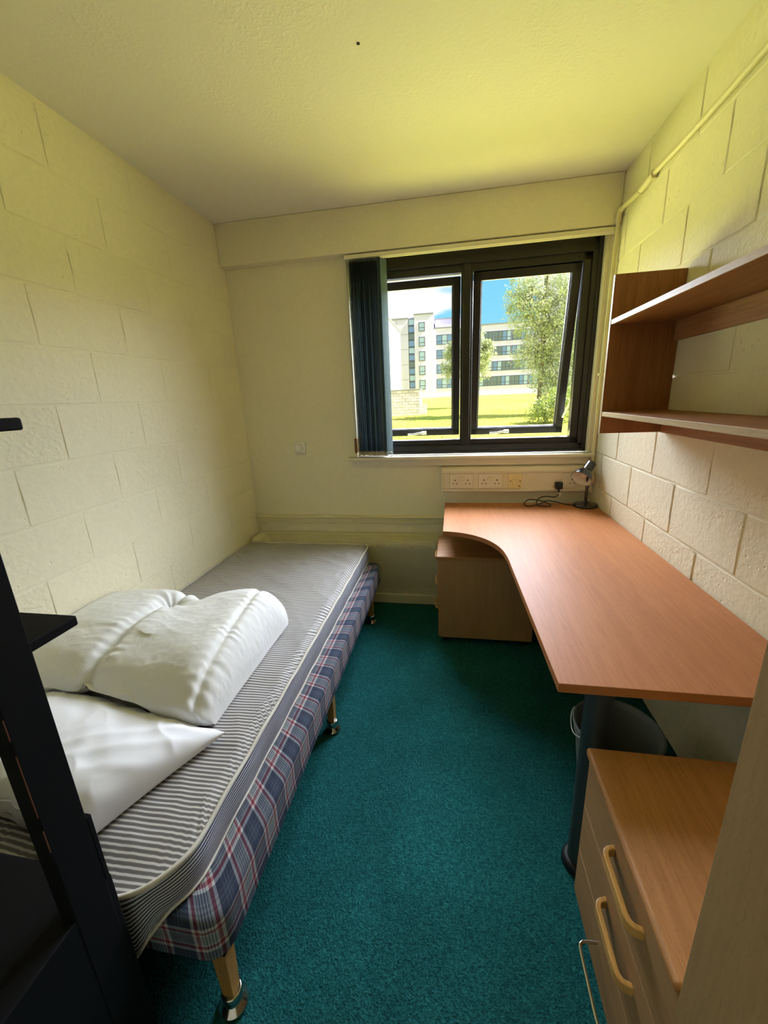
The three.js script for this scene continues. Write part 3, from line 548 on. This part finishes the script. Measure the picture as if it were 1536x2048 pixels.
// ---------------------------------------------------------------- desk
const DT = 0.765;
{
  const d = thing('desk', 'curved beech-effect corner desk along the right wall under the shelves', 'desk');
  const s = new THREE.Shape();   // x, -z
  const z = (a) => -a;
  s.moveTo(1.531, z(0.085)); s.lineTo(2.534, z(0.085)); s.lineTo(2.534, z(1.99)); s.lineTo(1.876, z(1.99)); s.lineTo(1.853, z(1.2));
  s.bezierCurveTo(1.851, z(1.06), 1.838, z(0.985), 1.80, z(0.91)); s.bezierCurveTo(1.755, z(0.82), 1.66, z(0.742), 1.535, z(0.735)); s.closePath();
  const g = prism(s, 0.0245, 0.0015, 40); g.rotateX(-Math.PI / 2); g.translate(0, DT - 0.0245 - 0.0015, 0); metreUV(g, 2);
  part(d, 'desktop', g, M.desk);
  // edging: a thin band following the front edge
  const pts = s.getPoints(40).slice(2), band = sheet(pts.length - 1, 1, (u, t) => { const i = Math.round(u * (pts.length - 1)), p = pts[i], a = pts[Math.max(0, i - 1)], b = pts[Math.min(pts.length - 1, i + 1)], dx = b.x - a.x, dy = b.y - a.y, l = Math.hypot(dx, dy) || 1; return [p.x + (dy / l) * 0.0006, DT - 0.0255 + t * 0.0235, -(p.y - (dx / l) * 0.0006)]; });
  M.deskEdge.side = THREE.DoubleSide;
  part(d, 'edge_band', band, M.deskEdge, 'dark brown edging');
  const l = part(d, 'leg', rod([2.015, 0.03, 1.9], [2.015, DT - 0.027, 1.9], 0.038, 32), M.leg, 'grey tubular leg');
  part(l, 'foot', lathe([[0, 0.03], [0.04, 0.03], [0.052, 0.022], [0.055, 0.001], [0, 0.001]], 32).translate(2.015, 0, 1.9), M.black);
  part(d, 'leg', rod([2.44, 0.001, 0.3], [2.44, DT - 0.027, 0.3], 0.025, 24), M.leg);
  part(d, 'wall_batten', box(2.505, 2.534, DT - 0.08, DT - 0.027, 0.3, 1.95, 0.002, 2), M.deskEdge);
}

// ---------------------------------------------------------------- drawers
const hook = (len, out, w, t) => {   // wooden D handle lying along z, standing off to -x
  const s = new THREE.Shape(); const r = out;
  s.moveTo(0, -len / 2); s.lineTo(-out + r * 0.55, -len / 2 + 0.004); s.quadraticCurveTo(-out, -len / 2 + r * 0.35, -out, -len / 2 + r); s.lineTo(-out, len / 2 - r); s.quadraticCurveTo(-out, len / 2 - r * 0.35, -out + r * 0.55, len / 2 - 0.004); s.lineTo(0, len / 2);
  s.lineTo(0, len / 2 - t); s.lineTo(-out + t + r * 0.3, len / 2 - t - 0.003); s.quadraticCurveTo(-out + t, len / 2 - t - r * 0.2, -out + t, len / 2 - r - t * 0.3); s.lineTo(-out + t, -len / 2 + r + t * 0.3); s.quadraticCurveTo(-out + t, -len / 2 + t + r * 0.2, -out + t + r * 0.3, -len / 2 + t + 0.003); s.lineTo(0, -len / 2 + t); s.closePath();
  const g = prism(s, w, 0.002, 10); g.rotateX(Math.PI / 2); g.translate(0, w / 2, 0); return metreUV(g, 2);
};
{
  const p = thing('drawer_pedestal', 'low beech drawer pedestal pushed under the far end of the desk', 'drawers', [1.5, 0, 0.3]);
  part(p, 'top', box(-0.008, 0.57, 0.565, 0.59, 0, 0.395, 0.008), M.beech);
  part(p, 'carcass', box(0.022, 0.565, 0.045, 0.566, 0.012, 0.382, 0.002, 1), M.front);
  part(p, 'side_panel', box(0.02, 0.572, 0.04, 0.566, 0.378, 0.39, 0.002, 1), M.front);
  for (let i = 0; i < 3; i++) { const y = 0.045 + i * 0.174; const f = part(p, 'drawer_front', box(0.003, 0.022, y, y + 0.17, 0.004, 0.39, 0.002, 2), M.beech); part(f, 'handle', hook(0.12, 0.026, 0.016, 0.009), M.handleWood, null, [0.003, y + 0.13, 0.2]); }
  for (const x of [0.05, 0.54]) for (const z of [0.04, 0.35]) part(p, 'castor', lathe([[0, 0.001], [0.018, 0.001], [0.02, 0.01], [0.018, 0.045], [0, 0.045]], 16), M.black, null, [x, 0, z]);
}
{
  const c = thing('chest_of_drawers', 'short chest of drawers with wooden handles standing near the desk leg', 'drawers', [1.955, 0, 2.03]);
  const d = 0.455;
  part(c, 'top', box(-0.006, 0.575, 0.578, 0.602, -0.006, d, 0.009, 2), M.beech);
  part(c, 'carcass', box(0.022, 0.57, 0.06, 0.58, 0.0, d, 0.002, 1), M.front);
  part(c, 'plinth', box(0.04, 0.56, 0.001, 0.062, 0.01, d, 0.002), M.front);
  const ys = [[0.415, 0.577], [0.25, 0.412], [0.085, 0.247]];
  ys.forEach(([a, b], i) => {
    const f = part(c, 'drawer_front', box(0.003, 0.021, a, b, 0.002, d - 0.002, 0.0018, 2), M.front);
    if (i < 2) part(f, 'handle', hook(0.16, 0.03, 0.02, 0.011), M.handleWood, 'honey coloured wooden handle', [0.004, i ? 0.345 : 0.512, 0.265]);
    else part(f, 'handle', tube([[0.004, 0.18, 0.18], [-0.03, 0.18, 0.182], [-0.04, 0.18, 0.19], [-0.042, 0.18, 0.21], [-0.042, 0.18, 0.31], [-0.04, 0.18, 0.33], [-0.03, 0.18, 0.338], [0.004, 0.18, 0.34]], 0.0042, 60, 10, false, 0.2), M.chrome, 'thin chrome bar handle');
  });
}
{
  const w = thing('wardrobe', 'tall brown wardrobe at the near right beside the chest of drawers', 'wardrobe', [1.948, 0, 2.493]);
  part(w, 'carcass', box(0.02, 0.58, 0.001, 2.02, 0, 1.0, 0.002, 1), M.wardrobe);
  for (let i = 0; i < 2; i++) { const z = i * 0.5; const f = part(w, 'door', box(0, 0.019, 0.07, 2.0, z + 0.001, z + 0.498, 0.002, 1), M.wardrobe); part(f, 'handle', hook(0.14, 0.03, 0.016, 0.01).rotateX(Math.PI / 2), M.handleWood, null, [0.001, 1.1, i ? 0.56 : 0.44]); }
}
{
  const b = thing('waste_bin', 'round grey plastic waste bin under the desk behind its leg', 'bin', [2.2, 0.001, 1.62]);
  part(b, 'tub', lathe([[0, 0.004], [0.105, 0.004], [0.112, 0.012], [0.142, 0.29], [0.15, 0.3], [0.152, 0.306], [0.148, 0.31], [0.141, 0.306], [0.136, 0.285]], 48), M.bin);
  part(b, 'inside', lathe([[0.136, 0.285], [0.107, 0.02], [0, 0.016]], 48), M.bin);
  part(b, 'rim_band', lathe([[0.1395, 0.262], [0.143, 0.262], [0.1445, 0.268], [0.1405, 0.27]], 48), M.bin);
  part(b, 'liner_wire', tube(Array.from({ length: 30 }, (_, i) => { const a = 2.2 + (i / 29) * 2.2; return [0.156 * Math.cos(a), 0.3 + 0.015 * Math.sin(i * 0.4) - 0.02 * (i / 29), 0.156 * Math.sin(a)]; }), 0.0022, 60, 6), M.handle);
}
// ---------------------------------------------------------------- wall shelves
{
  const s = thing('wall_shelf', 'brown two-tier wall shelf with a side panel fixed to the right block wall', 'shelf');
  const xf = 2.262, xb = W - 0.002, zn = 2.12;
  const side = new THREE.Shape([[xf, 1.318], [xb - 0.0, 1.318], [xb, 1.978], [xf, 1.978]].map((p) => new THREE.Vector2(...p)));
  void side;
  for (const z of [0.904, zn]) { const p = part(s, 'side_panel', box(xf, xb, 1.318, 1.978, z, z + 0.018, 0.0015, 1), M.shelf); part(p, 'edge_strip', box(xf - 0.0015, xf + 0.0005, 1.319, 1.977, z + 0.001, z + 0.017, 0.0005, 1), M.shelfEdge, 'pale edging strip'); }
  for (const y of [1.782, 1.396]) {
    const p = part(s, 'shelf_board', box(xf + 0.002, xb, y, y + 0.02, 0.922, zn, 0.0015, 2), M.shelf);
    part(p, 'edge_strip', box(xf + 0.0002, xf + 0.0025, y + 0.0005, y + 0.0195, 0.922, zn, 0.0005, 2), M.shelfEdge, 'pale edging strip');
    part(s, 'back_rail', box(xb - 0.018, xb, y - 0.08, y - 0.0005, 0.923, zn - 0.001, 0.0015, 2), M.rail);
  }
}
// ---------------------------------------------------------------- desk lamp
{
  const L = thing('desk_lamp', 'small black desk lamp in the far right corner of the desk', 'lamp', [2.462, DT, 0.17]);
  part(L, 'base', lathe([[0, 0], [0.074, 0], [0.078, 0.005], [0.077, 0.014], [0.07, 0.02], [0.03, 0.026], [0.014, 0.034], [0.011, 0.04], [0, 0.04]], 44), M.lampBlack);
  part(L, 'stem', tube([[0, 0.03, 0], [0.001, 0.09, 0], [0.001, 0.15, 0.0], [0.0, 0.2, -0.004], [-0.002, 0.228, -0.006]], 0.0095, 30, 14), M.lampBlack);
  const head = new THREE.Group(); void head;
  // shade: opens along its own -y, then turned to look down and to the left
  const q = new THREE.Quaternion().setFromUnitVectors(V(0, -1, 0), V(-0.56, -0.62, 0.55).normalize()), put = (g) => g.applyQuaternion(q).translate(-0.012, 0.238, 0.0);
  const sh = [[0.066, -0.07], [0.0645, -0.066], [0.061, -0.05], [0.05, -0.022], [0.037, -0.004], [0.029, 0.004]];
  const shade = part(L, 'shade', put(lathe(sh, 48)), (M.lampBlack2 = M.lampBlack.clone(), M.lampBlack2.side = THREE.DoubleSide, M.lampBlack2), null);
  part(shade, 'shade_lining', put(lathe(sh.map(([r, y]) => [r - 0.0018, y - 0.0004]), 48)), (M.lampWhite.side = THREE.DoubleSide, M.lampWhite), 'white inside of the shade');
  part(L, 'bulb_housing', put(lathe([[0.029, 0.0], [0.0305, 0.01], [0.0305, 0.066], [0.026, 0.074], [0.012, 0.077], [0, 0.077]], 36)), M.lampBlack);
  part(L, 'bulb', put(new THREE.SphereGeometry(0.022, 20, 14).translate(0, -0.03, 0)), M.lampWhite, 'unlit white bulb');
  part(L, 'power_cord', tube([[-0.06, 0.008, 0.0], [-0.11, 0.006, -0.02], [-0.17, 0.016, -0.05], [-0.24, 0.03, -0.03], [-0.29, 0.02, 0.01], [-0.36, 0.006, 0.02], [-0.39, 0.01, -0.02], [-0.35, 0.035, -0.045], [-0.28, 0.03, -0.03], [-0.22, 0.012, 0.01], [-0.26, 0.006, 0.03], [-0.31, 0.012, 0.0], [-0.29, 0.045, -0.04], [-0.24, 0.055, -0.055], [-0.18, 0.05, -0.06], [-0.152, 0.075, -0.075], [-0.152, 0.1, -0.083]], 0.0035, 220, 8), M.cord);
  const pl = part(L, 'plug', merge([box(-0.176, -0.128, 0.098, 0.146, -0.117, -0.078, 0.007), rod([-0.152, 0.075, -0.08], [-0.152, 0.1, -0.09], 0.006)]), M.black, 'black three-pin plug'); void pl;
  part(L, 'cord_tag', box(-0.165, -0.14, 0.05, 0.078, -0.072, -0.07, 0.0005), M.socket);
}

// ---------------------------------------------------------------- outdoors
const ground = (x, z) => { const d = -17 - z; return (d < 0 ? 0.012 * d : 0.0436 * Math.min(d, 24) + 0.03 * Math.max(0, Math.min(d - 24, 14)) * 0.6) - 0.0006 * Math.max(0, x - 6) ** 2 * step(-20, -45, z) + 0.05 * (fbm(x * 0.2, z * 0.2, 3, 2) - 0.5); };
{
  const g = sheet(120, 120, (s, t) => { const x = lerp(-60, 70, s), z = lerp(-0.23, -95, t); return [x, z > -12 ? ground(x, z) * 1 : ground(x, z), z]; }, (s, t) => [lerp(-60, 70, s), lerp(0, 95, t)]);
  const l = setting('lawn', g, M.grass); void l;
}
{
  const Z = -80, b = thing('apartment_block', 'pale five-storey block with a glazed stair strip, far beyond the lawn', 'building');
  const win = (x0, x1, y0, y1, cols, z, mats, rail = 0.36) => {
    const f = part(b, 'window', merge([box(x0, x1, y1 - 0.1, y1, z, z + 0.12, 0), box(x0, x1, y0, y0 + 0.1, z, z + 0.12, 0), ...Array.from({ length: cols + 1 }, (_, i) => { const x = lerp(x0 + 0.05, x1 - 0.05, i / cols); return box(x - 0.06, x + 0.06, y0, y1, z, z + 0.12, 0); }), ...(rail ? [box(x0, x1, lerp(y0, y1, rail) - 0.05, lerp(y0, y1, rail) + 0.05, z, z + 0.1, 0)] : [])]), M.winFrame);
    for (let i = 0; i < cols; i++) part(f, 'pane', box(lerp(x0, x1, i / cols) + 0.05, lerp(x0, x1, (i + 1) / cols) - 0.05, y0 + 0.05, y1 - 0.05, z + 0.01, z + 0.05, 0), mats[i % mats.length]);
    return f;
  };
  const gy = -0.5;
  part(b, 'stair_wall', box(-26, -7.35, gy, 15.95, Z - 14, Z - 0.4, 0), M.render);
  part(b, 'tower_wall', box(-6.1, -2.6, gy, 16.4, Z - 12, Z + 0.35, 0), M.render);
  part(b, 'long_wall', box(-3.0, 34, gy, 13.85, Z - 14, Z, 0), M.render);
  part(b, 'rooftop_wall', box(-2.3, 6, 13.8, 15.9, Z - 12, Z - 3, 0), M.renderB);
  part(b, 'coping', merge([box(-26, -7.3, 15.9, 16.15, Z - 14, Z - 0.3, 0), box(-6.2, -2.5, 16.35, 16.6, Z - 12, Z + 0.45, 0), box(-3.0, 34, 13.8, 14.02, Z - 14, Z + 0.1, 0), box(-2.4, 6.1, 15.85, 16.05, Z - 12, Z - 2.9, 0)]), M.coping);
  part(b, 'plinth', box(-7.4, 34, gy, 1.75, Z - 1, Z + 0.06, 0), M.renderB);
  // stair glazing, nine lights tall
  for (let i = 0; i < 10; i++) { const y = 3.3 + i * 1.27; win(-7.35, -6.1, y, y + 1.22, 1, Z - 0.55, [[M.paneBlue, M.panePale, M.paneBlue, M.paneGreen][i % 4]], 0); }
  part(b, 'stair_back', box(-7.4, -6.0, gy, 16.2, Z - 3, Z - 0.6, 0), M.renderB);
  for (const [a, c] of [[13.5, 15.05], [10.83, 12.5], [8.22, 9.93], [5.65, 7.3], [2.93, 4.7]]) win(-5.25, -4.1, a, c, 1, Z + 0.36, [M.panePale], 0.4);
  const rows = [[10.95, 12.7], [8.44, 10.05], [5.72, 7.44], [3.02, 4.77]];
  rows.forEach(([a, c], r) => {
    win(-1.95, 1.1, a, c, 3, Z - 0.04, [M.paneBlue, M.panePale, M.paneBlue]);
    for (let i = 0; i < 6; i++) win(5.3 + i * 3.3, 8.5 + i * 3.3, a, c, 4, Z - 0.04, (i + r) % 3 ? [M.paneGreen, M.paneGreen, M.paneBlue, M.panePale] : [M.paneBlue, M.panePale, M.paneGreen, M.paneGreen]);
  });
  for (const x of [8.6, 12, 14.2]) win(x, x + 1.5, 0.5, 1.3, 2, Z + 0.02, [M.paneGreen], 0);
  part(b, 'panel_joint', merge([...[4.9, 7.7, 10.5, 13.2].map((y) => box(-12, -7.36, y, y + 0.06, Z - 0.41, Z - 0.385, 0)), ...[-9.6].map((x) => box(x, x + 0.06, gy, 15.9, Z - 0.41, Z - 0.385, 0))]), M.coping);
}
{
  const b = thing('white_building', 'bright white building end on at the left edge of the window view', 'building');
  part(b, 'wall', box(-20, -6, -0.5, 10.3, -57.2, -30, 0), M.render);
  part(b, 'coping', box(-20, -5.9, 10.3, 10.5, -57.3, -30, 0), M.coping);
}
{
  const w = thing('block_enclosure', 'low enclosure of pale painted blocks on the lawn', 'wall', [0, 0, 0]);
  const x0 = -3.6, x1 = -0.72, y0 = 0.33, y1 = 2.0, z = -25;
  part(w, 'core', merge([box(x0, x1 - 0.01, 0.1, y1 - 0.02, z - 0.9, z - 0.012, 0), box(x1 - 0.2, x1 - 0.012, 0.1, y1 - 0.02, z - 2, z - 0.012, 0), box(x1 - 0.1, -0.33, 0.1, 0.99, z - 0.9, z - 0.3, 0)]), M.brickJoint);
  part(w, 'coping', box(x0 - 0.02, x1 + 0.03, y1 - 0.02, y1 + 0.05, z - 2.02, z + 0.03, 0.01), M.coping);
  const g = [box(-0.19, 0.19, -0.082, 0.082, -0.06, 0, 0.008), box(-0.09, 0.09, -0.082, 0.082, -0.06, 0, 0.008)];
  for (let r = 0; r < 9; r++) {
    const y = y0 + 0.09 + r * 0.185;
    for (let i = 0; i < 8; i++) { const x = x1 - 0.19 - (r % 2 ? 0.2 : 0) - i * 0.4; if (x - 0.19 < x0 - 0.4) continue; part(w, 'brick', g[0], M.brickWhite[(i * 2 + r) % 3], null, [x, y, z + rr(-0.004, 0.004)]); }
    if (r % 2) part(w, 'brick', g[1], M.brickWhite[r % 3], null, [x1 - 0.09, y, z]);
    if (r < 4) part(w, 'brick', g[0], M.brickWhite[(r + 1) % 3], null, [x1 + 0.2, y - 0.03, z - 0.29]);
  }
}
// trees: a trunk with limbs and a crown of small leaves
const leafGeo = (() => { const g = new THREE.BufferGeometry(); g.setAttribute('position', new THREE.Float32BufferAttribute([0, 0, 0, 0.5, 0.42, 0.1, 0, 1, -0.05, -0.5, 0.42, 0.1], 3)); g.setIndex([0, 1, 2, 0, 2, 3]); g.computeVertexNormals(); return g; })();
function tree(name, label, category, x, z, trunkH, crowns, n, size, mats) {
  const y = ground(x, z) - 0.05, t = thing(name, label, category, [x, y, z]);
  if (trunkH) {
    const top = crowns[0];
    const limbs = [tube([[0, 0, 0], [0.05, trunkH * 0.4, 0.03], [top[0] * 0.4, trunkH * 0.75, 0], [top[0], trunkH, top[2]]], 0.13, 16, 8)];
    for (let i = 0; i < 12; i++) { const c = crowns[i % crowns.length], a = rr(0.3, 0.8) * trunkH; limbs.push(tube([[c[0] * 0.2, a, 0], [c[0] * 0.6 + rr(-0.3, 0.3), lerp(a, c[1], 0.6), c[2] * 0.6], [c[0] + rr(-1, 1) * c[3] * 0.5, c[1] + rr(-0.2, 0.6) * c[4], c[2] + rr(-0.8, 0.8)]], 0.035, 10, 5)); }
    part(t, 'trunk', merge(limbs), M.bark);
  }
  const total = crowns.reduce((s, c) => s + c[3] * c[4], 0);
  const all = []; const m4 = new THREE.Matrix4(), q = new THREE.Quaternion(), e = new THREE.Euler();
  for (const c of crowns) {
    const k = Math.round(n * c[3] * c[4] / total), clumps = Array.from({ length: Math.max(8, Math.round(k / 70)) }, () => { const a = rr(0, 6.283), b = Math.acos(rr(-1, 1)), r = Math.pow(rnd(), 0.4); return [c[0] + c[3] * r * Math.sin(b) * Math.cos(a), c[1] + c[4] * r * Math.cos(b), c[2] + c[3] * 0.8 * r * Math.sin(b) * Math.sin(a), rr(0.15, 0.42) * Math.min(1, c[3])]; });
    for (let i = 0; i < k; i++) {
      const cl = clumps[i % clumps.length], dx = rr(-1, 1), dy = rr(-1.3, 0.9), dz = rr(-1, 1);
      e.set(rr(-3.1, 3.1), rr(-3.1, 3.1), rr(-3.1, 3.1)); q.setFromEuler(e); const s = size * rr(0.6, 1.35);
      m4.compose(V(cl[0] + dx * cl[3], cl[1] + dy * cl[3], cl[2] + dz * cl[3]), q, V(s, s, s)); all.push(m4.clone());
    }
  }
  mats.forEach((mat, j) => {
    const mine = all.filter((_, i) => i % mats.length === j), im = new THREE.InstancedMesh(leafGeo, mat, mine.length);
    mine.forEach((k, i) => im.setMatrixAt(i, k)); im.name = 'foliage'; im.userData.kind = 'stuff'; im.castShadow = im.receiveShadow = true; t.add(im);
  });
}
tree('tree', 'large pale-leaved tree filling the right window pane', 'tree', 6.3, -22, 7.6, [[0.1, 6.2, 0, 1.9, 2.0], [-0.9, 5.7, 0.2, 1.2, 1.6], [0.4, 3.6, 0, 1.5, 2.0], [-0.6, 3.5, 0.3, 1.0, 0.9], [1.3, 4.6, 0, 1.6, 2.6], [0.6, 1.8, 0, 1.2, 1.2], [1.4, 2.2, 0, 1.4, 1.6], [2.2, 6.4, 0, 1.5, 2.0], [-1.3, 6.6, 0, 0.7, 0.9]], 46000, 0.085, [M.leafPale, M.leafMid]);
tree('tree', 'smaller leafy tree half hidden behind the window mullion', 'tree', 2.55, -30, 4.6, [[0, 4.5, 0, 1.5, 1.5], [0.7, 3.6, 0, 1.3, 1.5], [-1.0, 3.4, 0, 1.2, 1.2], [0, 5.4, 0, 0.9, 1.0]], 15000, 0.14, [M.leafMid, M.leafPale]);
tree('bush', 'bright green bush at the foot of the large tree', 'bush', 6.1, -18, 0, [[-0.3, 0.6, 0, 0.8, 0.6], [0.5, 0.9, 0, 0.8, 0.9]], 5000, 0.09, [M.leafBright, M.leafMid]);

// ---------------------------------------------------------------- the sky, blue with white cumulus
{
  const w = 2048, h = 1024, d = new Float32Array(w * h * 4);
  for (let j = 0; j < h; j++) {
    const el = ((j + 0.5) / h - 0.5) * Math.PI, up = Math.max(0, Math.sin(el));
    for (let i = 0; i < w; i++) {
      const az = ((i + 0.5) / w) * Math.PI * 2, k = 4 * (j * w + i);
      const t = Math.pow(1 - up, 3), blue = [lerp(0.14, 0.34, t), lerp(0.55, 0.84, t), lerp(0.92, 1.0, t)];
      const R = 1 / (0.14 + up), cx = Math.cos(az) * R, cz = Math.sin(az) * R;
      const n = fbm(cx * 1.6 + 41.4, cz * 1.6 + 23.3, 3, 6), c = step(0.45, 0.58, n), sh = 0.92 + 0.3 * fbm(cx * 3 + 5, cz * 3, 7, 4);
      const cl = [0.97 * sh, 1.0 * sh, 1.04 * sh];
      for (let q = 0; q < 3; q++) d[k + q] = el < 0 ? [0.3, 0.32, 0.2][q] : lerp(blue[q], cl[q], c);
      d[k + 3] = 1;
    }
  }
  const t = new THREE.DataTexture(d, w, h, THREE.RGBAFormat, THREE.FloatType); t.mapping = THREE.EquirectangularReflectionMapping; t.magFilter = t.minFilter = THREE.LinearFilter; t.colorSpace = THREE.LinearSRGBColorSpace; t.needsUpdate = true;
  scene.background = t;
}
renderer.render(scene, camera);
